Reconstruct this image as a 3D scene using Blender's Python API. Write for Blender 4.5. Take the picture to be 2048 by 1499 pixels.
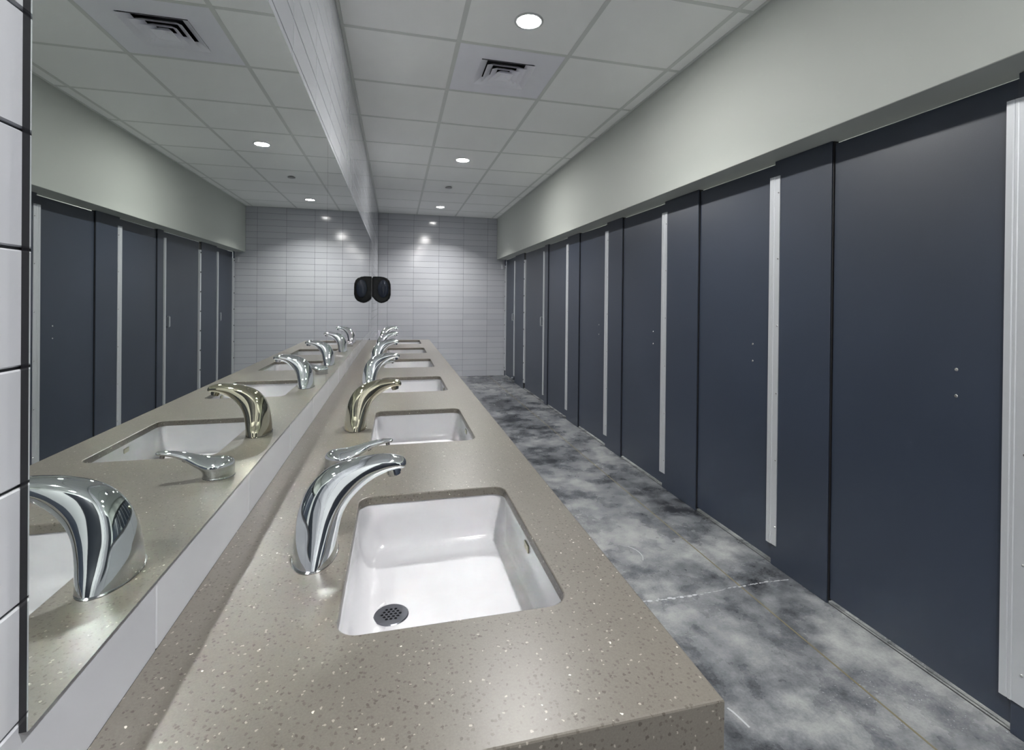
import bpy, bmesh, math
from mathutils import Vector, Matrix

sc = bpy.context.scene
C = sc.collection
for o in list(bpy.data.objects):
    bpy.data.objects.remove(o)

# ------------------------------------------------------------------ camera
F_PX, CX, V0 = 975.0, 1036.1, 604.7
YAW, PITCH, ROLL, CAM_H = 0.2448, -0.0041, 0.01008, 1.2516
fw = Vector((math.sin(YAW)*math.cos(PITCH), math.cos(YAW)*math.cos(PITCH), math.sin(PITCH)))
rt = Vector((math.cos(YAW), -math.sin(YAW), 0.0))
up = rt.cross(fw)
rt2 = rt*math.cos(ROLL) + up*math.sin(ROLL)
up2 = -rt*math.sin(ROLL) + up*math.cos(ROLL)
cd = bpy.data.cameras.new('camera')
cd.sensor_fit = 'HORIZONTAL'
cd.sensor_width = 36.0
cd.lens = F_PX/2048*36
cd.shift_x = -(CX-1024)/2048
cd.shift_y = (V0-749.5)/2048
cd.clip_start = 0.02
cam = bpy.data.objects.new('camera', cd)
C.objects.link(cam)
m3 = Matrix((rt2, up2, -fw)).transposed()
cam.matrix_world = Matrix.Translation((0, 0, CAM_H)) @ m3.to_4x4()
sc.camera = cam

# ------------------------------------------------------------------ world, exposure
w = bpy.data.worlds.new('world')
w.use_nodes = True
w.node_tree.nodes['Background'].inputs[0].default_value = (0.8, 0.85, 0.9, 1)
w.node_tree.nodes['Background'].inputs[1].default_value = 0.0
sc.world = w
sc.view_settings.view_transform = 'Standard'
sc.view_settings.look = 'None'
sc.view_settings.gamma = 1.0
sc.view_settings.use_curve_mapping = False
sc.view_settings.exposure = 0.12
sc.cycles.max_bounces = 16
sc.cycles.sample_clamp_indirect = 0.0      # keep the lamps' light thrown down by the mirror
sc.cycles.blur_glossy = 0.0
sc.cycles.diffuse_bounces = 12
sc.cycles.glossy_bounces = 8
LAMP_W = 12.0            # each recessed ceiling lamp
STALL_W = 8.0  # each unseen lamp added over the stalls
LAMP_SPREAD = 122
LAMP_COL = (1.0, 0.985, 0.96)

# room dimensions (metres)
XL = -0.28               # face of the left wall tiles
XM = -0.274              # face of the mirror
XB = 1.618               # face of the bulkhead over the stalls
XS = 1.757               # face of the stall pilasters
YF = 7.96                # face of the far wall tiles
YB = -1.7                # unseen back wall, pulled close to bounce lamp light forward
ZC = 2.608               # ceiling
ZS = 1.93                # underside of the bulkhead
ZT = 0.823               # countertop
GX, GY, T = 0.3065, 2.567, 0.61   # ceiling grid origin and module

# ------------------------------------------------------------------ helpers
def s2l(c):
    return c/12.92 if c <= 0.04045 else ((c+0.055)/1.055)**2.4
def rgb(r, g, b):
    return (s2l(r/255), s2l(g/255), s2l(b/255), 1)

def mat(name, col, rough=0.5, metal=0.0, spec=0.5, coat=0.0, coat_r=0.05):
    m = bpy.data.materials.new(name)
    m.use_nodes = True
    b = m.node_tree.nodes['Principled BSDF']
    b.inputs['Base Color'].default_value = col
    b.inputs['Roughness'].default_value = rough
    b.inputs['Metallic'].default_value = metal
    b.inputs['Specular IOR Level'].default_value = spec
    b.inputs['Coat Weight'].default_value = coat
    b.inputs['Coat Roughness'].default_value = coat_r
    return m
def N(m, t, **kw):
    n = m.node_tree.nodes.new(t)
    for k, v in kw.items():
        setattr(n, k, v)
    return n
def bsdf(m):
    return m.node_tree.nodes['Principled BSDF']
def lk(m, a, b):
    m.node_tree.links.new(a, b)
def noise(m, scale, detail=4, rough=0.5, coord=None, vec_scale=None, dist=0.0):
    n = N(m, 'ShaderNodeTexNoise')
    n.inputs['Scale'].default_value = scale
    n.inputs['Detail'].default_value = detail
    n.inputs['Roughness'].default_value = rough
    n.inputs['Distortion'].default_value = dist
    if coord is not None:
        if vec_scale:
            mp = N(m, 'ShaderNodeMapping')
            mp.inputs['Scale'].default_value = vec_scale
            lk(m, coord, mp.inputs[0]); coord = mp.outputs[0]
        lk(m, coord, n.inputs['Vector'])
    return n
def ramp(m, fac, stops, interp='LINEAR'):
    r = N(m, 'ShaderNodeValToRGB')
    e = r.color_ramp.elements
    r.color_ramp.interpolation = interp
    e[0].position, e[0].color = stops[0]
    e[1].position, e[1].color = stops[-1]
    for p, c in stops[1:-1]:
        x = e.new(p); x.color = c
    lk(m, fac, r.inputs[0])
    return r
def mixc(m, fac, a, b, mode='MIX'):
    n = N(m, 'ShaderNodeMix', data_type='RGBA', blend_type=mode)
    if isinstance(fac, (int, float)): n.inputs[0].default_value = fac
    else: lk(m, fac, n.inputs[0])
    for i, v in ((6, a), (7, b)):
        if isinstance(v, tuple): n.inputs[i].default_value = v
        else: lk(m, v, n.inputs[i])
    return n.outputs[2]
def bump(m, h, strength=0.1, dist=0.001):
    b = N(m, 'ShaderNodeBump')
    b.inputs['Strength'].default_value = strength
    b.inputs['Distance'].default_value = dist
    lk(m, h, b.inputs['Height'])
    lk(m, b.outputs[0], bsdf(m).inputs['Normal'])
def gcoord(m):
    g = N(m, 'ShaderNodeNewGeometry')
    return g.outputs['Position']
def gr(v):
    return (v, v, v, 1)

# ------------------------------------------------------------------ materials
M = {}
M['ceil_tile'] = m = mat('ceiling tile', rgb(246, 247, 245), 0.75, spec=0.25)
n = noise(m, 260, 2, 0.6, gcoord(m)); bump(m, n.outputs[0], 0.06, 0.0006)
M['tee'] = mat('ceiling grid', rgb(214, 217, 213), 0.5)
M['backing'] = mat('plenum', rgb(120, 120, 118), 0.9)
M['paint'] = m = mat('wall paint', rgb(184, 188, 182), 0.7, spec=0.3)
n = noise(m, 180, 3, 0.6, gcoord(m)); bump(m, n.outputs[0], 0.05, 0.0005)
M['grout'] = mat('grout', rgb(70, 72, 75), 0.85)
M['tile'] = m = mat('glazed tile', rgb(216, 218, 221), 0.12, spec=0.5)
n = noise(m, 9, 2, 0.5, gcoord(m)); bump(m, n.outputs[0], 0.05, 0.004)
oi = N(m, 'ShaderNodeObjectInfo')
r = ramp(m, oi.outputs['Random'], [(0, rgb(174, 176, 182)), (1, rgb(182, 184, 189))])
lk(m, r.outputs[0], bsdf(m).inputs['Base Color'])
# mirror
M['mirror'] = mat('mirror glass', (0.80, 0.83, 0.805, 1), 0.0, 1.0)
M['mirror_edge'] = mat('mirror edge', (0.012, 0.012, 0.014, 1), 0.15)
# countertop: speckled quartz
M['quartz'] = m = mat('speckled quartz', rgb(170, 166, 154), 0.33, spec=0.28)
g = gcoord(m)
base = ramp(m, noise(m, 14, 5, 0.6, g).outputs[0], [(0.3, rgb(90, 86, 80)), (0.7, rgb(98, 94, 88))])
grain = ramp(m, noise(m, 420, 3, 0.7, g).outputs[0], [(0.3, rgb(88, 84, 78)), (0.7, rgb(105, 101, 95))])
c = mixc(m, 0.55, base.outputs[0], grain.outputs[0])
def specks(scale, rad, keep, col, c, seed):
    mp = N(m, 'ShaderNodeMapping'); mp.inputs['Location'].default_value = (seed, seed*.7, seed*.3)
    lk(m, g, mp.inputs[0])
    wn = noise(m, scale*2.2, 2, 0.5, mp.outputs[0])
    ad = mixc(m, 0.005, mp.outputs[0], wn.outputs[1], 'ADD')
    v = N(m, 'ShaderNodeTexVoronoi'); v.inputs['Scale'].default_value = scale
    lk(m, ad, v.inputs['Vector'])
    d = N(m, 'ShaderNodeMath', operation='LESS_THAN'); d.inputs[1].default_value = rad
    lk(m, v.outputs['Distance'], d.inputs[0])
    sx = N(m, 'ShaderNodeSeparateColor'); lk(m, v.outputs['Color'], sx.inputs[0])
    k = N(m, 'ShaderNodeMath', operation='LESS_THAN'); k.inputs[1].default_value = keep
    lk(m, sx.outputs[0], k.inputs[0])
    f = N(m, 'ShaderNodeMath', operation='MULTIPLY'); lk(m, d.outputs[0], f.inputs[0]); lk(m, k.outputs[0], f.inputs[1])
    return mixc(m, f.outputs[0], c, col)
c = specks(165, 0.30, 0.55, rgb(80, 76, 70), c, 0.0)
c = specks(120, 0.22, 0.33, rgb(72, 67, 62), c, 3.1)
c = specks(140, 0.20, 0.22, rgb(139, 134, 126), c, 5.7)
c = specks(90, 0.13, 0.10, rgb(200, 195, 186), c, 8.3)
lk(m, c, bsdf(m).inputs['Base Color'])
M['porcelain'] = mat('white porcelain', rgb(180, 180, 183), 0.10, spec=0.5)
M['chrome'] = mat('chrome', (0.72, 0.75, 0.765, 1), 0.035, 1.0)
M['tinted_chrome'] = mat('warm chrome', (0.52, 0.49, 0.38, 1), 0.04, 1.0)  # chrome with an olive tint in its base colour
M['aerator'] = mat('aerator', (0.35, 0.35, 0.36, 1), 0.25, 1.0)
M['drain'] = mat('drain steel', rgb(120, 122, 130), 0.28, 0.9)
M['dark'] = mat('dark void', (0.01, 0.01, 0.011, 1), 0.6)
M['slot'] = mat('overflow slot', rgb(150, 148, 130), 0.5)
# stall panels: pebbled dark blue-grey laminate
M['stall'] = m = mat('stall laminate', rgb(66, 73, 84), 0.40, spec=0.8)
g = gcoord(m)
r = ramp(m, noise(m, 1.1, 3, 0.5, g).outputs[0], [(0.3, rgb(42, 50, 64)), (0.7, rgb(49, 57, 72))])
lk(m, r.outputs[0], bsdf(m).inputs['Base Color'])
n = noise(m, 620, 2, 0.6, g); bump(m, n.outputs[0], 0.35, 0.0006)
M['gap_shade'] = mat('black gasket', (0.006, 0.006, 0.008, 1), 0.6)  # near-black for the shade in the gap beside each pilaster
M['alu'] = m = mat('brushed aluminium', rgb(214, 217, 220), 0.42, 0.55)
M['alu2'] = mat('stainless screw', rgb(225, 225, 222), 0.2, 0.9)
M['hinge'] = mat('hinge metal', rgb(170, 172, 172), 0.35, 0.8)
M['trim'] = mat('lamp trim', rgb(186, 187, 188), 0.35, 0.2)
M['vent'] = mat('vent white metal', rgb(238, 238, 244), 0.4)
M['black'] = mat('black plastic', (0.003, 0.0035, 0.004, 1), 0.2, spec=0.25)
M['smoke'] = mat('smoked window', (0.012, 0.016, 0.026, 1), 0.08, spec=0.3)
M['detector'] = mat('disc grey', rgb(150, 150, 150), 0.5)
M['lens'] = m = mat('lamp lens', (1, 1, 1, 1), 0.4)
bsdf(m).inputs['Emission Color'].default_value = (1, 0.99, 0.97, 1)
bsdf(m).inputs['Emission Strength'].default_value = 700.0
M['lens_far'] = m = mat('far lamp lens', (1, 1, 1, 1), 0.4)
bsdf(m).inputs['Emission Color'].default_value = (1, 0.99, 0.97, 1)
bsdf(m).inputs['Emission Strength'].default_value = 60.0
# polished concrete
M['concrete'] = m = mat('polished concrete', rgb(120, 122, 124), 0.25, spec=0.5)
g = gcoord(m)
n1 = noise(m, 1.3, 4, 0.5, g, dist=0.3)
n2 = noise(m, 4.5, 7, 0.55, g)
n2b = noise(m, 13, 8, 0.62, g)
n3 = noise(m, 110, 5, 0.7, g)
def madd(terms, off):
    acc = None
    for sock, k_ in terms:
        mu = N(m, 'ShaderNodeMath', operation='MULTIPLY_ADD')
        lk(m, sock, mu.inputs[0]); mu.inputs[1].default_value = k_
        if acc is None: mu.inputs[2].default_value = off
        else: lk(m, acc, mu.inputs[2])
        acc = mu.outputs[0]
    return acc
fac = madd([(n1.outputs[0], 1.15), (n2.outputs[0], 1.0), (n2b.outputs[0], 0.72), (n3.outputs[0], 0.36)], -1.17)
r1 = ramp(m, fac, [(0.15, rgb(36, 38, 42)), (0.36, rgb(84, 87, 91)), (0.52, rgb(114, 116, 119)), (0.68, rgb(140, 142, 142)), (0.90, rgb(164, 165, 164))])
c = r1.outputs[0]
# fine white spatter
v = N(m, 'ShaderNodeTexVoronoi'); v.inputs['Scale'].default_value = 70
wn = noise(m, 30, 3, 0.6, g); lk(m, mixc(m, 0.03, g, wn.outputs[1], 'ADD'), v.inputs['Vector'])
d = N(m, 'ShaderNodeMath', operation='LESS_THAN'); d.inputs[1].default_value = 0.10
lk(m, v.outputs['Distance'], d.inputs[0])
k = N(m, 'ShaderNodeMath', operation='GREATER_THAN'); k.inputs[1].default_value = 0.60
lk(m, noise(m, 1.3, 3, 0.6, g).outputs[0], k.inputs[0])
f = N(m, 'ShaderNodeMath', operation='MULTIPLY'); lk(m, d.outputs[0], f.inputs[0]); lk(m, k.outputs[0], f.inputs[1])
c = mixc(m, f.outputs[0], c, rgb(180, 182, 186))
lk(m, c, bsdf(m).inputs['Base Color'])
rr = N(m, 'ShaderNodeMapRange'); rr.inputs[3].default_value = 0.16; rr.inputs[4].default_value = 0.40
lk(m, n2.outputs[0], rr.inputs[0]); lk(m, rr.outputs[0], bsdf(m).inputs['Roughness'])
bump(m, n3.outputs[0], 0.12, 0.001)
M['gold'] = m = mat('tan joint filler', rgb(104, 97, 74), 0.6)
M['joint'] = mat('floor dark line', rgb(34, 35, 38), 0.8)  # dark line on the floor under the stall fronts
M['scar'] = m = mat('pale crack filler', rgb(170, 172, 176), 0.6)

# ------------------------------------------------------------------ mesh helpers
def link(name, bm, material, parent=None, smooth=False, mats=None):
    me = bpy.data.meshes.new(name)
    bmesh.ops.recalc_face_normals(bm, faces=bm.faces[:])
    if smooth:
        for f in bm.faces: f.smooth = True
    bm.to_mesh(me); bm.free()
    for mm in (mats or [material]): me.materials.append(mm)
    o = bpy.data.objects.new(name, me)
    C.objects.link(o)
    if parent: o.parent = parent
    return o
def box(bm, x0, x1, y0, y1, z0, z1, bev=0.0, seg=1):
    r = bmesh.ops.create_cube(bm, size=1.0)
    vs = r['verts']
    for v in vs:
        v.co = Vector((x0+(v.co.x+.5)*(x1-x0), y0+(v.co.y+.5)*(y1-y0), z0+(v.co.z+.5)*(z1-z0)))
    if bev:
        es = list({e for v in vs for e in v.link_edges})
        bmesh.ops.bevel(bm, geom=es, offset=bev, segments=seg, affect='EDGES', profile=0.5)
def boxo(name, mt, x0, x1, y0, y1, z0, z1, parent=None, bev=0.0, seg=1):
    bm = bmesh.new(); box(bm, x0, x1, y0, y1, z0, z1, bev, seg)
    return link(name, bm, mt, parent)
def cyl(bm, p, axis, r, h, seg=20, r2=None):
    """cylinder starting at p going h along axis"""
    a = Vector(axis).normalized()
    q = Vector((0, 0, 1)).rotation_difference(a).to_matrix().to_4x4()
    mtx = Matrix.Translation(Vector(p)+a*h/2) @ q
    bmesh.ops.create_cone(bm, cap_ends=True, segments=seg, radius1=r, radius2=r if r2 is None else r2, depth=h, matrix=mtx)
def loft(bm, rings, closed=True, cap0=False, cap1=False):
    vr = [[bm.verts.new(p) for p in ring] for ring in rings]
    n = len(rings[0])
    for a, b in zip(vr, vr[1:]):
        for i in range(n if closed else n-1):
            j = (i+1) % n
            bm.faces.new((a[i], a[j], b[j], b[i]))
    if cap0: bm.faces.new(vr[0][::-1])
    if cap1: bm.faces.new(vr[-1])
    return vr
def rrect(x0, x1, y0, y1, r, z, k=6):
    pts = []
    for cx, cy, a0 in ((x1-r, y1-r, 0), (x0+r, y1-r, 90), (x0+r, y0+r, 180), (x1-r, y0+r, 270)):
        for i in range(k+1):
            a = math.radians(a0+90*i/k)
            pts.append(Vector((cx+r*math.cos(a), cy+r*math.sin(a), z)))
    return pts
def rrect2(x0, x1, y0, y1, r, z, k=8, m_=10):
    base = rrect(x0, x1, y0, y1, r, z, k)
    out = []
    for i in range(len(base)):
        out.append(base[i])
        if (i+1) % (k+1) == 0:
            b = base[(i+1) % len(base)]
            for t in range(1, m_): out.append(base[i].lerp(b, t/m_))
    return out
def empty(name, loc, label=None, cat=None, group=None):
    o = bpy.data.objects.new(name, None)
    o.empty_display_size = 0.05
    C.objects.link(o); o.location = loc
    tag(o, label, cat, group)
    return o
def tag(o, label=None, cat=None, group=None, kind=None):
    if label: o['label'] = label
    if cat: o['category'] = cat
    if group: o['group'] = group
    if kind: o['kind'] = kind
    return o
def dup(root, loc, label):
    r = root.copy(); C.objects.link(r); r.location = loc
    r['label'] = label
    for ch in list(root.children):
        c = ch.copy(); C.objects.link(c); c.parent = r
        for g2 in ch.children:
            d2 = g2.copy(); C.objects.link(d2); d2.parent = c
    return r
def struct(o):
    o['kind'] = 'structure'
    return o

# ================================================================== SETTING
# floor
floor = struct(boxo('floor', M['concrete'], -0.45, 3.3, YB-0.1, YF+0.1, -0.12, 0.0))
boxo('joint_filler', M['gold'], 1.4825, 1.4890, YB, YF, -0.002, 0.0006, floor)
boxo('floor_dark_line', M['joint'], 1.762, 1.767, 0.0, YF-0.1, -0.002, 0.0006, floor)  # thin dark line laid along the stall fronts
# irregular pale crack across the floor, made of thin flakes
import random
rnd = random.Random(4)
bm = bmesh.new()
x = 0.55
while x < 1.74:
    wd = rnd.uniform(0.004, 0.014)
    th = rnd.uniform(0.002, 0.007) * (1.3 if 0.85 < x < 1.25 else 0.6)
    yy = 1.838 + 0.006*math.sin(x*9) + rnd.uniform(-0.003, 0.003)
    ang = [rnd.uniform(0.7, 1.2) for _ in range(7)]
    pts = [bm.verts.new((x+math.cos(i/7*6.283)*wd*ang[i], yy+math.sin(i/7*6.283)*th*ang[i], 0.0005)) for i in range(7)]
    bm.faces.new(pts)
    x += wd*rnd.uniform(1.2, 2.6)
ex_ = bmesh.ops.extrude_face_region(bm, geom=bm.faces[:])
for v_ in ex_['geom']:
    if isinstance(v_, bmesh.types.BMVert): v_.co.z += 0.0006
o = link('crack_filler', bm, M['scar'], floor); o['kind'] = 'stuff'
# curved scratch
bm = bmesh.new()
rings = []
for i in range(13):
    a = math.radians(-35+i*6.5)
    cxx, cyy = 1.08+0.11*math.cos(a), 2.20+0.11*math.sin(a)
    rings.append([Vector((cxx-0.0022, cyy, 0.0006)), Vector((cxx+0.0022, cyy, 0.0006)), Vector((cxx+0.0022, cyy, -0.0005)), Vector((cxx-0.0022, cyy, -0.0005))])
loft(bm, rings, True, True, True)
link('scratch', bm, M['scar'], floor)
bm = bmesh.new()
rings = []
for i in range(6):
    t_ = i/5
    rings.append([Vector((1.004+0.018*t_+dx_, 1.297-0.077*t_+0.012*math.sin(t_*3), z_)) for dx_, z_ in ((-0.003, 0.0006), (0.003, 0.0006), (0.003, -0.0005), (-0.003, -0.0005))])
loft(bm, rings, True, True, True)
link('scratch', bm, M['scar'], floor)

# ceiling
ceiling = struct(boxo('ceiling', M['backing'], -0.45, 3.3, YB-0.1, YF+0.1, ZC+0.12, ZC+0.2))
cols = [(XL+0.012, GX), (GX, GX+T), (GX+T, GX+2*T), (GX+2*T, XB-0.012)]
rows = []
j = -9
while True:
    y0 = GY+j*T
    if y0 > YF: break
    rows.append((j, max(y0, YB), min(y0+T, YF-0.012)))
    j += 1
tile_me = {}
HOLES = {}
for j, y0, y1 in rows:
    if y1-y0 < 0.03: continue
    for ci, (x0, x1) in enumerate(cols):
        if j == 0 and ci == 1: continue          # the air vent sits in this bay
        key = (round(x1-x0, 4), round(y1-y0, 4))
        if key not in tile_me:
            hx, hy = key[0]/2-0.003, key[1]/2-0.003
            bm = bmesh.new(); box(bm, -hx, hx, -hy, hy, 0, 0.015, 0.001)
            o = link('ceiling_tile', bm, M['ceil_tile'], ceiling); tile_me[key] = o.data
        else:
            o = bpy.data.objects.new('ceiling_tile', tile_me[key]); C.objects.link(o); o.parent = ceiling
        o.location = ((x0+x1)/2, (y0+y1)/2, ZC+0.0015)
tw = 0.012
for k in range(3):
    boxo('main_tee', M['tee'], GX+k*T-tw, GX+k*T+tw, YB, YF, ZC, ZC+0.0012, ceiling)
for j, y0, y1 in rows:
    if y0 <= YB: continue
    for x0, x1 in cols:
        a = x0+(tw if x0 > 0 else 0); b = x1-(tw if x1 < XB-0.02 else 0)
        boxo('cross_tee', M['tee'], a, b, y0-tw, y0+tw, ZC+0.0002, ZC+0.0014, ceiling)
boxo('wall_angle', M['tee'], XL, XL+0.014, YB, YF, ZC-0.0005, ZC+0.016, ceiling)
boxo('wall_angle', M['tee'], XB-0.014, XB, YB, YF, ZC-0.0005, ZC+0.016, ceiling)
boxo('wall_angle', M['tee'], XL+0.014, XB-0.014, YF-0.014, YF, ZC-0.0005, ZC+0.016, ceiling)
# ceiling over the stalls
boxo('stall_zone_ceiling', M['ceil_tile'], 1.78, 3.2, YB, YF, ZC, ZC+0.02, ceiling)

# walls
GB = 0.0035
wall_left = struct(boxo('wall_left', M['grout'], -0.42, XL-GB, YB-0.1, YF+0.1, 0.0, ZC+0.12))
wall_far = struct(boxo('wall_far', M['grout'], XL-GB, 3.3, YF+GB, YF+0.14, 0.0, ZC+0.12))
M['back'] = mat('back wall paint', rgb(225, 227, 227), 0.6)  # kept pale so the unseen wall bounces lamp light
wall_back = struct(boxo('wall_back', M['back'], XL-GB, 3.3, YB-0.14, YB, 0.0, ZC+0.12))
d1 = struct(boxo('added_door', mat('added door paint', rgb(38, 42, 50), 0.4), 0.15, 1.10, YB-0.01, YB+0.03, 0.005, 2.13, bev=0.003))  # unseen dark door added for the chrome to reflect
struct(boxo('added_door_trim', mat('added door frame paint', rgb(60, 62, 66), 0.4), 0.10, 1.15, YB-0.012, YB+0.018, 0.0, 2.18, bev=0.002))  # frame around the unseen added door
bm = bmesh.new(); cyl(bm, (0.24, YB+0.03, 1.0), (0, 1, 0), 0.011, 0.05, 14); cyl(bm, (0.24, YB+0.075, 1.0), (1, 0, 0), 0.009, 0.12, 14)
link('added_door_handle', bm, M['chrome'], d1)  # handle of the unseen added door
wall_outer = struct(boxo('wall_outer', M['paint'], 3.2, 3.34, YB, YF+GB, 0.0, ZC+0.12))
bulk = boxo('wall_right', M['paint'], XB, 1.80, YB, YF, ZS, ZC+0.1, bev=0.002)
struct(bulk)

TP, TL = 0.0916, 0.386        # tile pitch up and along
Z0 = 1.196-4*TP               # 0.8296
J = 0.0012                    # half joint
tmesh = {}
def wtile(parent, plane, a0, a1, z0, z1):
    """plane 'L': face at x=XL, a along y; 'F': face at y=YF, a along x"""
    key = (plane, round(a1-a0, 3), round(z1-z0, 3))
    if key not in tmesh:
        ha, hz = (a1-a0)/2-J, (z1-z0)/2-J
        bm = bmesh.new()
        if plane == 'L': box(bm, -0.009, 0, -ha, ha, -hz, hz, 0.0012)
        else: box(bm, -ha, ha, 0, 0.009, -hz, hz, 0.0012)
        o = link('tile', bm, M['tile'], parent); tmesh[key] = o.data
    else:
        o = bpy.data.objects.new('tile', tmesh[key]); C.objects.link(o); o.parent = parent
    o.location = (XL, (a0+a1)/2, (z0+z1)/2) if plane == 'L' else ((a0+a1)/2, YF, (z0+z1)/2)
    return o
Y0 = 0.680
zrows = []
k = -9
while Z0+k*TP < ZC:
    a, b = max(Z0+k*TP, 0.0), min(Z0+(k+1)*TP, ZC)
    if b-a > 0.01: zrows.append((a, b))
    k += 1
ML0, ML1 = 0.4565, 5.76       # mirror extent along y
MZ0, MZ1 = 0.914, 1.893
rest = bmesh.new(); nrest = 0
for (a, b) in zrows:
    k = -10
    while Y0+k*TL < YF:
        y0, y1 = Y0+k*TL, min(Y0+(k+1)*TL, YF-0.0)
        k += 1
        if y1 < 0.0 or y1-y0 < 0.02:
            if y1 < YB+0.05: continue
        y0 = max(y0, YB)
        seen = False
        if y1 > 0.25:
            if a > MZ1-0.095: seen = y1 > 1.0
            elif b > MZ0-0.095 and b < MZ0+0.03: seen = True        # strip under the mirror
            elif y0 > ML1-0.3: seen = True
            elif y1 < 0.75 and a > 0.7: seen = True
        over = y1 > 0.46 and y0 < 5.33            # above the countertop
        if over and a < ZT < b: continue          # the row cut by the countertop is taken up by the strip above it
        if seen:
            wtile(wall_left, 'L', y0, y1, ZT-0.0025 if (over and abs(a-Z0) < 1e-4) else a, b)
        else:
            if y0 > 0.46 and y1 < ML1 and a > MZ0 and b < MZ1: continue   # behind the mirror glass
            box(rest, XL-0.009, XL, y0+J, y1-J, a+J, b-J)
            nrest += 1
o = link('tile_field', rest, M['tile'], wall_left); o['kind'] = 'stuff'
# far wall tiles, joints at x = -0.136, 0.263, 0.662 ...
FX = [XL, -0.136, 0.263, 0.662, 1.061, 1.460, XS+0.10]
FTP = 0.0932
k = 0
zf = []
z = ZC
while z > 0.01:
    zf.append((max(z-FTP, 0.0), z)); z -= FTP
for a, b in zf:
    if b-a < 0.012: continue
    for x0, x1 in zip(FX, FX[1:]):
        if x1 > 1.7:
            if a > ZS+0.002: x1 = XB+0.0
        wtile(wall_far, 'F', x0, x1, a, b)

# ================================================================== COUNTER
CX0, CX1, CY0, CY1 = XL+0.0005, 0.348, 0.4545, 5.33
SY = [0.877+0.832*i for i in range(6)]     # sink centres
SX0, SX1 = -0.072, 0.242
bm = bmesh.new()
def ring_verts(pts): return [bm.verts.new(p) for p in pts]
def ring_edges(vs): return [bm.edges.new((vs[i], vs[(i+1) % len(vs)])) for i in range(len(vs))]
SLAB = 0.018; APR = 0.14; e = 0.0025
edges = []
outer_in = ring_verts([Vector(p) for p in ((CX0, CY0+e, ZT), (CX1-e, CY0+e, ZT), (CX1-e, CY1-e, ZT), (CX0, CY1-e, ZT))])
edges += ring_edges(outer_in)
hole_rings = []
for cy in SY:
    hv = ring_verts(rrect(SX0-e, SX1+e, cy-0.225-e, cy+0.225+e, 0.030+e, ZT, 8))
    edges += ring_edges(hv); hole_rings.append((cy, hv))
bmesh.ops.triangle_fill(bm, use_beauty=True, use_dissolve=False, edges=edges)
def bridge(a, b):
    for i in range(len(a)):
        j = (i+1) % len(a)
        bm.faces.new((a[i], a[j], b[j], b[i]))
o1 = ring_verts([Vector(p) for p in ((CX0, CY0+e*.3, ZT-e*.3), (CX1-e*.3, CY0+e*.3, ZT-e*.3), (CX1-e*.3, CY1-e*.3, ZT-e*.3), (CX0, CY1-e*.3, ZT-e*.3))])
o2 = ring_verts([Vector(p) for p in ((CX0, CY0, ZT-e), (CX1, CY0, ZT-e), (CX1, CY1, ZT-e), (CX0, CY1, ZT-e))])
o3 = ring_verts([Vector(p) for p in ((CX0, CY0, ZT-APR), (CX1, CY0, ZT-APR), (CX1, CY1, ZT-APR), (CX0, CY1, ZT-APR))])
o4 = ring_verts([Vector(p) for p in ((CX0, CY0+.018, ZT-APR), (CX1-.018, CY0+.018, ZT-APR), (CX1-.018, CY1-.018, ZT-APR), (CX0, CY1-.018, ZT-APR))])
o5 = ring_verts([Vector(p) for p in ((CX0, CY0+.018, ZT-SLAB), (CX1-.018, CY0+.018, ZT-SLAB), (CX1-.018, CY1-.018, ZT-SLAB), (CX0, CY1-.018, ZT-SLAB))])
for a, b in ((outer_in, o1), (o1, o2), (o2, o3), (o3, o4), (o4, o5)): bridge(a, b)
ue = ring_edges(o5) if False else [bm.edges.get((o5[i], o5[(i+1) % 4])) for i in range(4)]
for cy, hv in hole_rings:
    h1 = ring_verts(rrect(SX0-e*.3, SX1+e*.3, cy-0.225-e*.3, cy+0.225+e*.3, 0.030+e*.3, ZT-e*.3, 8))
    h2 = ring_verts(rrect(SX0, SX1, cy-0.225, cy+0.225, 0.030, ZT-e, 8))
    h3 = ring_verts(rrect(SX0, SX1, cy-0.225, cy+0.225, 0.030, ZT-SLAB, 8))
    bridge(hv, h1); bridge(h1, h2); bridge(h2, h3)
    ue += [bm.edges.get((h3[i], h3[(i+1) % len(h3)])) for i in range(len(h3))]
bmesh.ops.triangle_fill(bm, use_beauty=True, use_dissolve=False, edges=ue)
o = link('countertop', bm, M['quartz'])
tag(o, 'long speckled greige quartz countertop holding the row of sinks', 'countertop')

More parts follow.
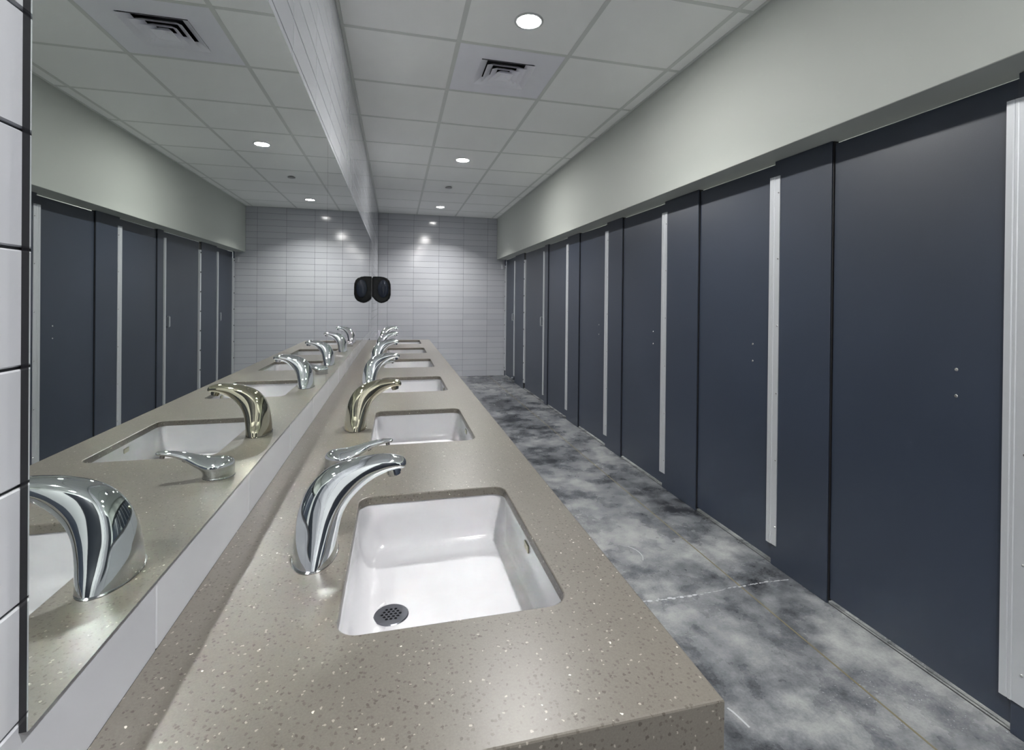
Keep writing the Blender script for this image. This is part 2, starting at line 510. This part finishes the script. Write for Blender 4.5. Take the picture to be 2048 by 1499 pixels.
# ------------------------------------------------------------------ sinks
def make_sink():
    r = empty('sink', (0, 0, 0))
    bm = bmesh.new()
    zb = ZT-SLAB
    K = 8
    secs = [(-0.100, 0.268, 0.250, 0.045, zb-0.0005), (-0.0755, 0.2450, 0.2285, 0.033, zb-0.0005),
            (-0.0745, 0.2450, 0.2280, 0.034, zb-0.003), (-0.0735, 0.2455, 0.2270, 0.036, zb-0.03),
            (-0.0715, 0.2455, 0.2260, 0.038, zb-0.055), (-0.0670, 0.2448, 0.2240, 0.040, zb-0.074),
            (-0.0600, 0.2435, 0.2200, 0.040, zb-0.087), (-0.0525, 0.2410, 0.2150, 0.038, zb-0.0945),
            (-0.0440, 0.2370, 0.2080, 0.034, zb-0.0985)]
    rings = [rrect2(x0, x1, -h, h, rr_, z, K) for x0, x1, h, rr_, z in secs]
    n = len(rings[0])
    dc = Vector((-0.004, 0.0, zb-0.1045))
    dr = []
    last = rings[-1]
    for p in last:
        d = Vector((p.x-dc.x, p.y-dc.y, 0)).normalized()
        dr.append(dc + d*0.0305)
    for t in (0.3, 0.6, 0.85):
        rings.append([last[i].lerp(dr[i], t) for i in range(n)])
    rings.append(dr)
    rings.append([Vector((dc.x+(p.x-dc.x)*.9, dc.y+(p.y-dc.y)*.9, dc.z-0.004)) for p in dr])
    rings.append([Vector((dc.x+(p.x-dc.x)*.9, dc.y+(p.y-dc.y)*.9, dc.z-0.03)) for p in dr])
    loft(bm, rings, True, False, True)
    # outer shell
    so = [(-0.100, 0.268, 0.250, 0.045, zb-0.0005), (-0.100, 0.268, 0.250, 0.045, zb-0.012), (-0.088, 0.257, 0.241, 0.045, zb-0.014), (-0.075, 0.255, 0.235, 0.045, zb-0.10), (-0.04, 0.23, 0.21, 0.04, zb-0.125)]
    loft(bm, [rrect(x0, x1, -h, h, rr_, z, K) for x0, x1, h, rr_, z in so], True, False, False)
    bmesh.ops.remove_doubles(bm, verts=bm.verts[:], dist=0.00005)
    b = link('bowl', bm, M['porcelain'], r, smooth=True)
    b.modifiers.new('edge', 'EDGE_SPLIT').split_angle = math.radians(50)
    # drain strainer: disc with 19 holes in a hexagonal layout
    bm = bmesh.new()
    R = 0.0285
    rim = [bm.verts.new((R*math.cos(i/36*2*math.pi), R*math.sin(i/36*2*math.pi), 0.0)) for i in range(36)]
    ed = [bm.edges.new((rim[i], rim[(i+1) % 36])) for i in range(36)]
    hp = 0.0077
    holes = []
    for q in range(-2, 3):
        for s in range(-2, 3):
            if abs(q+s) <= 2:
                cx, cy = hp*(q+s/2), hp*s*0.866
                hv = [bm.verts.new((cx+0.0027*math.cos(i/8*2*math.pi), cy+0.0027*math.sin(i/8*2*math.pi), 0.0)) for i in range(8)]
                ed += [bm.edges.new((hv[i], hv[(i+1) % 8])) for i in range(8)]
                holes.append(hv)
    bmesh.ops.triangle_fill(bm, use_beauty=True, use_dissolve=False, edges=ed)
    for hv in holes:
        lo = [bm.verts.new(v.co+Vector((0, 0, -0.002))) for v in hv]
        for i in range(8):
            bm.faces.new((hv[i], hv[(i+1) % 8], lo[(i+1) % 8], lo[i]))
    lo = [bm.verts.new((v.co.x*1.06, v.co.y*1.06, -0.002)) for v in rim]
    for i in range(36): bm.faces.new((rim[i], rim[(i+1) % 36], lo[(i+1) % 36], lo[i]))
    d = link('drain_strainer', bm, M['drain'], r); d.location = dc+Vector((0, 0, 0.0014))
    bm = bmesh.new(); cyl(bm, (0, 0, -0.016), (0, 0, 1), 0.0262, 0.009, 24)
    o = link('drain_cup', bm, M['dark'], d)
    # overflow slot on the front wall of the bowl
    bm = bmesh.new(); box(bm, 0.2425, 0.2452, 0.000, 0.028, zb-0.027, zb-0.013, 0.001)
    o = link('overflow_slot', bm, M['slot'], r)
    return r
sink_labels = ['white rectangular sink nearest the camera, its round drain strainer in full view',
    'white rectangular sink behind the first soap dispenser, second from the camera',
    'white rectangular sink just beyond the warm-tinted faucet spout, third from the camera',
    'white rectangular sink fourth from the camera, beyond the third faucet',
    'white rectangular sink second from the far end of the counter',
    'white rectangular sink at the far end of the counter, smallest in view']
sink = make_sink()
sinks = [sink]
tag(sink, sink_labels[0], 'sink', 'undermount sinks in the counter')
sink.location = (0, SY[0], 0)
for i in range(1, 6): dup(sink, (0, SY[i], 0), sink_labels[i])

# ------------------------------------------------------------------ faucets
def catmull(P, n):
    out = []
    m_ = len(P)
    for s in range(n+1):
        t = s/n*(m_-1); i = min(int(t), m_-2); u = t-i
        p0, p1, p2, p3 = P[max(i-1, 0)], P[i], P[i+1], P[min(i+2, m_-1)]
        out.append(tuple(0.5*((2*b)+(-a+c_)*u+(2*a-5*b+4*c_-d_)*u*u+(-a+3*b-3*c_+d_)*u**3) for a, b, c_, d_ in zip(p0, p1, p2, p3)))
    return out
def sweep(bm, rows_, n, seg=32, tip=0.5):
    """rows_: (ox, oz, ix, iz, halfwidth, exponent)"""
    R = catmull(rows_, n)
    rings = []
    for (ox, oz, ix, iz, hw, ex) in R:
        c_ = Vector(((ox+ix)/2, 0, (oz+iz)/2)); a_ = Vector(((ox-ix)/2, 0, (oz-iz)/2))
        ring = []
        for k_ in range(seg):
            th = 2*math.pi*k_/seg
            cs, sn = math.cos(th), math.sin(th)
            u_ = math.copysign(abs(cs)**(2/ex), cs); v_ = math.copysign(abs(sn)**(2/ex), sn)
            taper = 1.0-0.16*(u_*0.5+0.5)      # outer face a little narrower
            ring.append(c_+a_*u_+Vector((0, hw*v_*taper, 0)))
        rings.append(ring)
    # rounded tip
    last = rings[-1]; prev = rings[-2]
    cl = sum(last, Vector())/seg; cp = sum(prev, Vector())/seg
    d = (cl-cp).normalized()
    for q in (0.35, 0.65, 0.85, 0.96):
        sc_ = math.sqrt(1-q*q)
        rings.append([cl+(p-cl)*sc_+d*q*tip for p in last])
    loft(bm, rings, True, True, True)
def make_faucet(mt):
    r = empty('faucet', (0, 0, ZT))
    rows_ = [(-0.163, 0.823, -0.093, 0.823, 0.0670, 2.2), (-0.1625, 0.838, -0.0925, 0.838, 0.0620, 2.35),
             (-0.1600, 0.865, -0.0905, 0.860, 0.0520, 2.7), (-0.1540, 0.902, -0.0850, 0.887, 0.0420, 3.0),
             (-0.1380, 0.938, -0.0740, 0.909, 0.0340, 3.1), (-0.1110, 0.963, -0.0570, 0.928, 0.0280, 3.0),
             (-0.0740, 0.977, -0.0370, 0.942, 0.0240, 2.5), (-0.0380, 0.982, -0.0180, 0.951, 0.0210, 2.4),
             (-0.0100, 0.982, -0.0010, 0.956, 0.0190, 2.3), (0.0080, 0.978, 0.0100, 0.957, 0.0165, 2.2)]
    rows_ = [(a, b-ZT, c_, d_-ZT, e_, f_) for a, b, c_, d_, e_, f_ in rows_]
    bm = bmesh.new(); sweep(bm, rows_, 44, 36, 0.011)
    o = link('spout', bm, mt, r, smooth=True)
    o.modifiers.new('edge', 'EDGE_SPLIT').split_angle = math.radians(60)
    ax = Vector((0.22, 0, -1)).normalized()
    p = Vector((-0.0035, 0, 0.961-ZT))
    bm = bmesh.new(); cyl(bm, p, ax, 0.0125, 0.011, 28); cyl(bm, p, ax, 0.0108, 0.0150, 28)
    a = link('aerator', bm, mt, r)
    bm = bmesh.new(); cyl(bm, p+ax*0.0135, ax, 0.0088, 0.0020, 24)
    link('aerator_screen', bm, M['aerator'], a)
    bm = bmesh.new(); loft(bm, [[Vector((-0.128+0.0362*s_*math.cos(t_/32*6.28318), 0.0685*s_*math.sin(t_/32*6.28318), z_)) for t_ in range(32)] for s_, z_ in ((1, 0.0), (1, 0.0012), (0.9, 0.0012))], True, True, True)
    link('base_gasket', bm, M['aerator'], r)
    return r
fl = ['tall curved chrome sensor faucet nearest the camera, beside the first sink',
      'curved faucet with a warm olive-brass tint, beside the second sink',
      'curved chrome faucet beside the third sink, directly behind the warm-tinted faucet',
      'curved chrome faucet beside the fourth sink', 'curved chrome faucet beside the fifth sink, second from the far end',
      'curved chrome faucet at the far end of the counter, smallest in view']
f0 = make_faucet(M['chrome']); f0.location = (0, SY[0], ZT)
tag(f0, fl[0], 'faucet', 'faucets along the counter')
f1 = make_faucet(M['tinted_chrome']); f1.location = (0, SY[1]-0.003, ZT)
tag(f1, fl[1], 'faucet', 'faucets along the counter')
for i in range(2, 6): dup(f0, (0, SY[i], ZT), fl[i])

# soap dispensers
def make_soap():
    r = empty('soap_dispenser', (0, 0, ZT))
    rows_ = [(-0.1705, 0.823, -0.1040, 0.823, 0.0330, 2.2), (-0.1712, 0.844, -0.1030, 0.837, 0.0340, 2.2),
             (-0.1700, 0.858, -0.0970, 0.845, 0.0335, 2.4), (-0.1560, 0.867, -0.0880, 0.850, 0.0290, 2.5),
             (-0.1180, 0.871, -0.0770, 0.857, 0.0210, 2.5), (-0.0880, 0.878, -0.0610, 0.866, 0.0140, 2.5),
             (-0.0610, 0.885, -0.0440, 0.873, 0.0110, 2.4), (-0.0300, 0.890, -0.0240, 0.878, 0.0095, 2.3),
             (-0.0100, 0.8895, -0.0100, 0.880, 0.0080, 2.2)]
    rows_ = [(a, b-ZT, c_, d_-ZT, e_, f_) for a, b, c_, d_, e_, f_ in rows_]
    bm = bmesh.new(); sweep(bm, rows_, 36, 30, 0.005)
    o = link('body', bm, M['chrome'], r, smooth=True)
    o.modifiers.new('edge', 'EDGE_SPLIT').split_angle = math.radians(60)
    bm = bmesh.new(); cyl(bm, (-0.019, 0, 0.0575), (0.15, 0, -1), 0.0052, 0.0075, 16)
    link('nozzle', bm, M['aerator'], r)
    bm = bmesh.new(); cyl(bm, (-0.066, 0, 0.0445), (0.6, 0, -1), 0.0050, 0.0055, 14)
    link('sensor', bm, M['aerator'], r)
    bm = bmesh.new(); cyl(bm, (-0.1375, 0, 0.0), (0, 0, 1), 0.0345, 0.0010, 32)
    link('base_gasket', bm, M['aerator'], r)
    return r
s0 = make_soap(); s0.location = (0, SY[0]+0.433, ZT)
tag(s0, 'low chrome soap dispenser between the first and second faucets', 'soap dispenser', 'soap dispensers between the faucets')
dup(s0, (0, SY[2]+0.433, ZT), 'low chrome soap dispenser between the third and fourth faucets')
dup(s0, (0, SY[4]+0.433, ZT), 'low chrome soap dispenser between the two farthest faucets')

# ------------------------------------------------------------------ mirrors
def mirror(y0, y1, label):
    r = empty('wall_mirror', (XL, y0, MZ0), label, 'mirror', 'frameless mirrors over the counter')
    bm = bmesh.new()
    vs = [bm.verts.new(Vector((XM-XL+0.00005, y, z))) for y, z in ((0, 0), (y1-y0, 0), (y1-y0, MZ1-MZ0), (0, MZ1-MZ0))]
    bm.faces.new(vs)
    vb = [bm.verts.new(v.co+Vector((-0.001, 0, 0))) for v in vs]
    bm.faces.new(vb[::-1])
    for i in range(4): bm.faces.new((vs[i], vs[(i+1) % 4], vb[(i+1) % 4], vb[i]))
    link('glass', bm, M['mirror'], r)
    boxo('backing', M['mirror_edge'], 0.0001, XM-XL-0.001, -0.0001, y1-y0+0.0001, -0.0002, MZ1-MZ0+0.0002, r)
    return r
mirror(ML0, 2.1035, 'frameless mirror over the nearest sinks, reflecting the near faucet and stalls')
mirror(2.1070, ML1, 'long frameless mirror beyond the vertical seam, over the farther sinks')

# ------------------------------------------------------------------ towel dispenser
r = empty('towel_dispenser', (XL, 6.14, 1.362), 'black plastic dispenser on the wall past the far end of the mirror', 'dispenser')
def dprof(w_, h_, top, k=10):
    """side profile in x,z: flat at the wall, rounded front"""
    pts = [(0, h_*.86), (0, -h_*.5)]
    for x_, z_ in ((0.18, -0.80), (0.36, -0.95), (0.50, -1.0), (0.66, -0.95), (0.84, -0.82), (0.95, -0.62), (1.0, -0.35), (1.0, 0.15), (0.985, 0.45), (0.92, 0.70), (0.80, 0.87), (0.64, 0.96), (0.45, 1.0), (0.2, 1.0), (0.05, 0.99)):
        pts.append((x_*w_, z_*h_))
    return pts
bm = bmesh.new()
prof = dprof(0.215, 0.158, 0)
rings = []
for yy, s_ in ((-0.14, 0.90), (-0.135, 0.96), (-0.122, 1.0), (0.122, 1.0), (0.135, 0.96), (0.14, 0.90)):
    rings.append([Vector(((px if px == 0 else 0.107+(px-0.107)*s_), yy, pz*s_)) for px, pz in prof])
loft(bm, rings, True, True, True)
link('housing', bm, M['black'], r)
bm = bmesh.new()
ov = lambda s_, y_: [Vector((0.128+0.062*s_*math.cos(i/28*6.28318), y_, 0.012+0.108*s_*math.sin(i/28*6.28318))) for i in range(28)]
loft(bm, [ov(1, -0.139), ov(0.97, -0.143), ov(0.8, -0.146), ov(0.3, -0.148)], True, True, True)
link('window', bm, M['smoke'], r, smooth=True)

# ================================================================== STALLS
ZP = ZS-0.001        # pilaster top
ZD0, ZD1 = 0.020, 1.917
PT = 0.014
DX = XS+0.010        # door face
def screw(parent, x, y, z, r_=0.0045, mt='alu2'):
    bm = bmesh.new()
    cyl(bm, (x+0.001, y, z), (-1, 0, 0), r_, 0.003, 14, r_*0.65)
    o = link('screw', bm, M[mt], parent); return o
def pilaster(y0, y1, label, strip='std', near_gap_shade=True):
    r = empty('pilaster', (XS, (y0+y1)/2, 0), label, 'partition', 'pilasters between the stall doors')
    cy = (y0+y1)/2
    boxo('panel', M['stall'], 0, PT, y0-cy, y1-cy, 0.0, ZP, r, bev=0.0012)
    if near_gap_shade:
        boxo('gap_shade', M['gap_shade'], 0.005, PT+0.014, y0-cy-0.006, y0-cy-0.0002, 0.012, ZP-0.002, r)  # black strip standing in for the shade in the door gap
    if strip == 'std':
        # stop strip over the far joint; thin leg on the door side, screwed leg on the pilaster
        j_ = y1-cy
        bm = bmesh.new()
        prof_ = [(-0.0002, j_-0.036), (-0.0038, j_-0.036), (-0.0038, j_-0.005), (-0.0062, j_-0.003), (-0.0062, j_+0.003), (-0.0045, j_+0.006),
                 (-0.0062, j_+0.009), (-0.0062, j_+0.025), (-0.0002, j_+0.025)]
        loft(bm, [[Vector((px, py, z_)) for px, py in prof_] for z_ in (0.100, 1.855)], True, True, True)
        s_ = link('stop_strip', bm, M['alu'], r)
        for z_ in (0.188, 0.505, 0.823, 1.144, 1.462, 1.775):
            screw(s_, -0.0040, j_-0.028, z_)
    elif strip == 'hinge':
        j_ = y1-cy
    return r
def door(y0, y1, label, screws=None, handle=None, hinge=None, strip=None, stop=None):
    cy = (y0+y1)/2
    r = empty('stall_door', (DX, cy, 0), label, 'door', 'toilet stall doors')
    boxo('panel', M['stall'], 0, 0.020, y0-cy, y1-cy, ZD0, ZD1, r, bev=0.0012)
    if screws is not None:
        for z_ in (1.042, 0.956): screw(r, 0, screws-cy, z_, 0.0065)
    if handle is not None:
        bm = bmesh.new()
        ys = handle-cy
        # U-shaped pull: two posts and a grip, swept rectangle with rounded corners
        path = [(0, 1.052), (-0.030, 1.052), (-0.036, 1.046), (-0.036, 0.950), (-0.030, 0.944), (0, 0.944)]
        def rr2(px, pz, dx, dz):
            n_ = Vector((-dz, 0, dx)).normalized()
            return [Vector((px, ys, pz))+n_*0.006+Vector((0, 0.007, 0)), Vector((px, ys, pz))-n_*0.006+Vector((0, 0.007, 0)),
                    Vector((px, ys, pz))-n_*0.006-Vector((0, 0.007, 0)), Vector((px, ys, pz))+n_*0.006-Vector((0, 0.007, 0))]
        rg = []
        for i, (px, pz) in enumerate(path):
            a = path[max(i-1, 0)]; b = path[min(i+1, len(path)-1)]
            rg.append(rr2(px, pz, b[0]-a[0], b[1]-a[1]))
        loft(bm, rg, True, True, True)
        link('pull_handle', bm, M['chrome'], r)
    if strip is not None:       # thin aluminium edge strip on the latch side
        boxo('edge_strip', M['alu'], -0.022, -0.0002, strip[0]-cy, strip[1]-cy, 0.100, 1.857, r)
    if hinge is not None:       # continuous hinge with bolts
        h = boxo('hinge', M['alu'], -0.021, -0.0002, hinge[0]-cy, hinge[1]-cy, 0.095, 1.825, r)
        for z_ in [0.14+0.236*i for i in range(8)]:
            bm = bmesh.new(); cyl(bm, (-0.0205, (hinge[0]+hinge[1])/2-cy, z_), (-1, 0, 0), 0.009, 0.004, 12)
            link('bolt', bm, M['dark'], h)
    if stop:
        bm = bmesh.new(); box(bm, -0.045, -0.0002, stop-cy-0.02, stop-cy+0.02, 0.035, 0.075, 0.004)
        link('floor_stop', bm, M['chrome'], r)
    return r
GP = 0.0065
pilaster(0.66, 1.030, 'dark blue-grey pilaster at the right edge of the photo with a bright stop strip')
door(0.022, 0.660-GP, 'unseen dark stall door beside the camera position')  # from here to the back wall: unseen stall fronts, added for chrome reflections
pilaster(-0.310, 0.020, 'unseen dark pilaster beside the camera position')
door(-0.950, -0.321, 'unseen dark stall door behind the camera')
pilaster(YB+0.01, -0.951, 'unseen wide dark panel behind the camera', strip=None)
door(1.032, 1.659-GP, 'large dark blue-grey stall door nearest the camera, two bolt heads near its right edge', 1.19)
pilaster(1.659, 1.973, 'narrow dark pilaster left of the nearest stall door')
door(1.975, 2.583-GP, 'dark blue-grey stall door second from the camera, between two light strips', 2.122)
pilaster(2.583, 2.962, 'narrow dark pilaster left of the second stall door')
door(2.964, 3.600-GP, 'dark blue-grey stall door third from the camera', 3.115)
pilaster(3.600, 3.893, 'narrow dark pilaster left of the third stall door')
door(3.895, 4.546-GP, 'dark blue-grey stall door fourth from the camera', 4.067)
pilaster(4.546, 4.888, 'narrow dark pilaster left of the fourth stall door')
door(4.890, 5.572-GP, 'dark blue-grey stall door fifth from the camera, right of the first door with a pull handle')
pilaster(5.572, 5.700, 'narrowest dark pilaster, beside the nearer door with a pull handle', strip=None)
door(5.722, 6.640, 'wide dark stall door with a chrome pull handle, second from the far wall', handle=5.775, strip=(5.706, 5.730), hinge=(6.62, 6.66))
pilaster(6.700, 7.215, 'dark pilaster between the two far doors with pull handles', strip=None)
door(7.240, 7.880, 'dark stall door with a chrome pull handle beside the far tiled wall', handle=7.300, strip=(7.220, 7.250), hinge=(7.87, 7.91), stop=7.27)

boxo_ = pilaster(7.915, YF-0.0005, 'thin dark filler added to stop light leaking between the last stall door and the far tiled wall', strip=None, near_gap_shade=False)  # filler added to block light leaking past the last door

# ================================================================== CEILING FITTINGS
def make_light(loc, power, name='ceiling_light', lens='lens'):
    r = empty(name, loc)
    bm = bmesh.new()
    prof_ = [(0.070, 0.0035), (0.070, -0.0038), (0.0693, -0.0042), (0.0575, -0.0042), (0.0570, -0.0036)]
    loft(bm, [[Vector((rr_*math.cos(i/48*6.283185), rr_*math.sin(i/48*6.283185), z_)) for i in range(48)] for rr_, z_ in prof_], True)
    link('trim_ring', bm, M['trim'], r, smooth=True)
    bm = bmesh.new(); cyl(bm, (0, 0, -0.0038), (0, 0, 1), 0.0572, 0.0006, 48)
    link('lens', bm, M[lens], r)
    ld = bpy.data.lights.get('lamp_%g' % power)
    if not ld:
        ld = bpy.data.lights.new('lamp_%g' % power, 'AREA')
        ld.shape = 'DISK'; ld.size = 0.108; ld.energy = power
        ld.color = LAMP_COL; ld.spread = math.radians(LAMP_SPREAD)
    lo = bpy.data.objects.new('lamp', ld); C.objects.link(lo); lo.parent = r
    lo.location = (0, 0, -0.0060)
    return r
ll = [(2.293, 'bright round recessed ceiling light nearest the camera, by the air vent'),
      (4.725, 'bright round recessed ceiling light in the middle of the ceiling, second from the camera'),
      (7.200, 'small bright recessed ceiling light by the far tiled wall')]
for y_, lb in ll:
    o = make_light((0.613, y_, ZC), LAMP_W if y_ < 7 else 22.0, lens='lens' if y_ < 7 else 'lens_far'); tag(o, lb, 'ceiling light', 'recessed ceiling lights')
for x_, y_ in ((0.613, -0.15), (0.613, -1.1)):  # nearer lamp continues the row; rear one added, unseen, to light the back wall
    o = make_light((x_, y_, ZC), LAMP_W)
    tag(o, 'round recessed ceiling light behind the camera', 'ceiling light', 'recessed ceiling lights behind the camera')
    o['label'] = 'round recessed ceiling light %s' % ('just behind the camera' if y_ > -1 else 'added unseen by the back wall')
for y_ in (1.35, 3.3, 5.2, 7.2):  # unseen lamps added to light the floor strip under the doors
    o = make_light((2.5, y_, ZC), STALL_W)
    tag(o, 'unseen round ceiling light added over the stalls', 'ceiling light', 'unseen added ceiling lights over the stalls')
    o['label'] = 'unseen round ceiling light added over the %s stall' % {1.35: 'nearest', 3.3: 'third', 5.2: 'fifth', 7.2: 'farthest'}[y_]

# air vent: metal panel with a square louvred diffuser
vx, vy = GX+T/2, GY+T/2
r = empty('air_vent', (vx, vy, ZC), 'white square air vent with stepped louvres in the ceiling grid', 'vent')
hs = 0.155
bm = bmesh.new()
H_ = T/2-0.003
o4_ = [(H_, H_), (-H_, H_), (-H_, -H_), (H_, -H_)]
i4_ = [(hs, hs), (-hs, hs), (-hs, -hs), (hs, -hs)]
loft(bm, [[Vector((a, b, 0.0016)) for a, b in o4_], [Vector((a, b, 0.0016)) for a, b in i4_], [Vector((a, b, 0.012)) for a, b in i4_]], True)
link('panel', bm, M['vent'], r)
def louvre(h0, z0, h1, z1, th=0.002):
    bm = bmesh.new()
    q = lambda h, z: [Vector((h, h, z)), Vector((-h, h, z)), Vector((-h, -h, z)), Vector((h, -h, z))]
    loft(bm, [q(h0, z0), q(h1, z1), q(h1-th, z1+th*.5), q(h0-th, z0+th*.6), q(h0, z0)], True)
    return link('louvre', bm, M['vent'], r)
louvre(hs+0.004, -0.006, hs-0.040, 0.022)
louvre(0.117, -0.010, 0.074, 0.022)
louvre(0.082, -0.014, 0.040, 0.018)
bm = bmesh.new()
q = lambda h, z: [Vector((h, h, z)), Vector((-h, h, z)), Vector((-h, -h, z)), Vector((h, -h, z))]
loft(bm, [q(0.0500, -0.0165), q(0.046, -0.0165), q(0.0008, 0.004)], True, False, True)
loft(bm, [q(0.0500, -0.0165), q(0.020, 0.012)], True)
link('centre_pyramid', bm, M['vent'], r)
bm = bmesh.new()
loft(bm, [q(hs-0.001, 0.013), q(hs-0.001, 0.090)], True, False, True)
link('neck', bm, M['dark'], r)

# ceiling disc
bm = bmesh.new(); cyl(bm, (0.600, 5.905, ZC-0.012), (0, 0, 1), 0.040, 0.006, 28); cyl(bm, (0.600, 5.905, ZC-0.007), (0, 0, 1), 0.024, 0.008, 20)
o = link('sprinkler_cover', bm, M['detector'])
tag(o, 'small flat grey disc on the ceiling between the two farther lights', 'sprinkler')
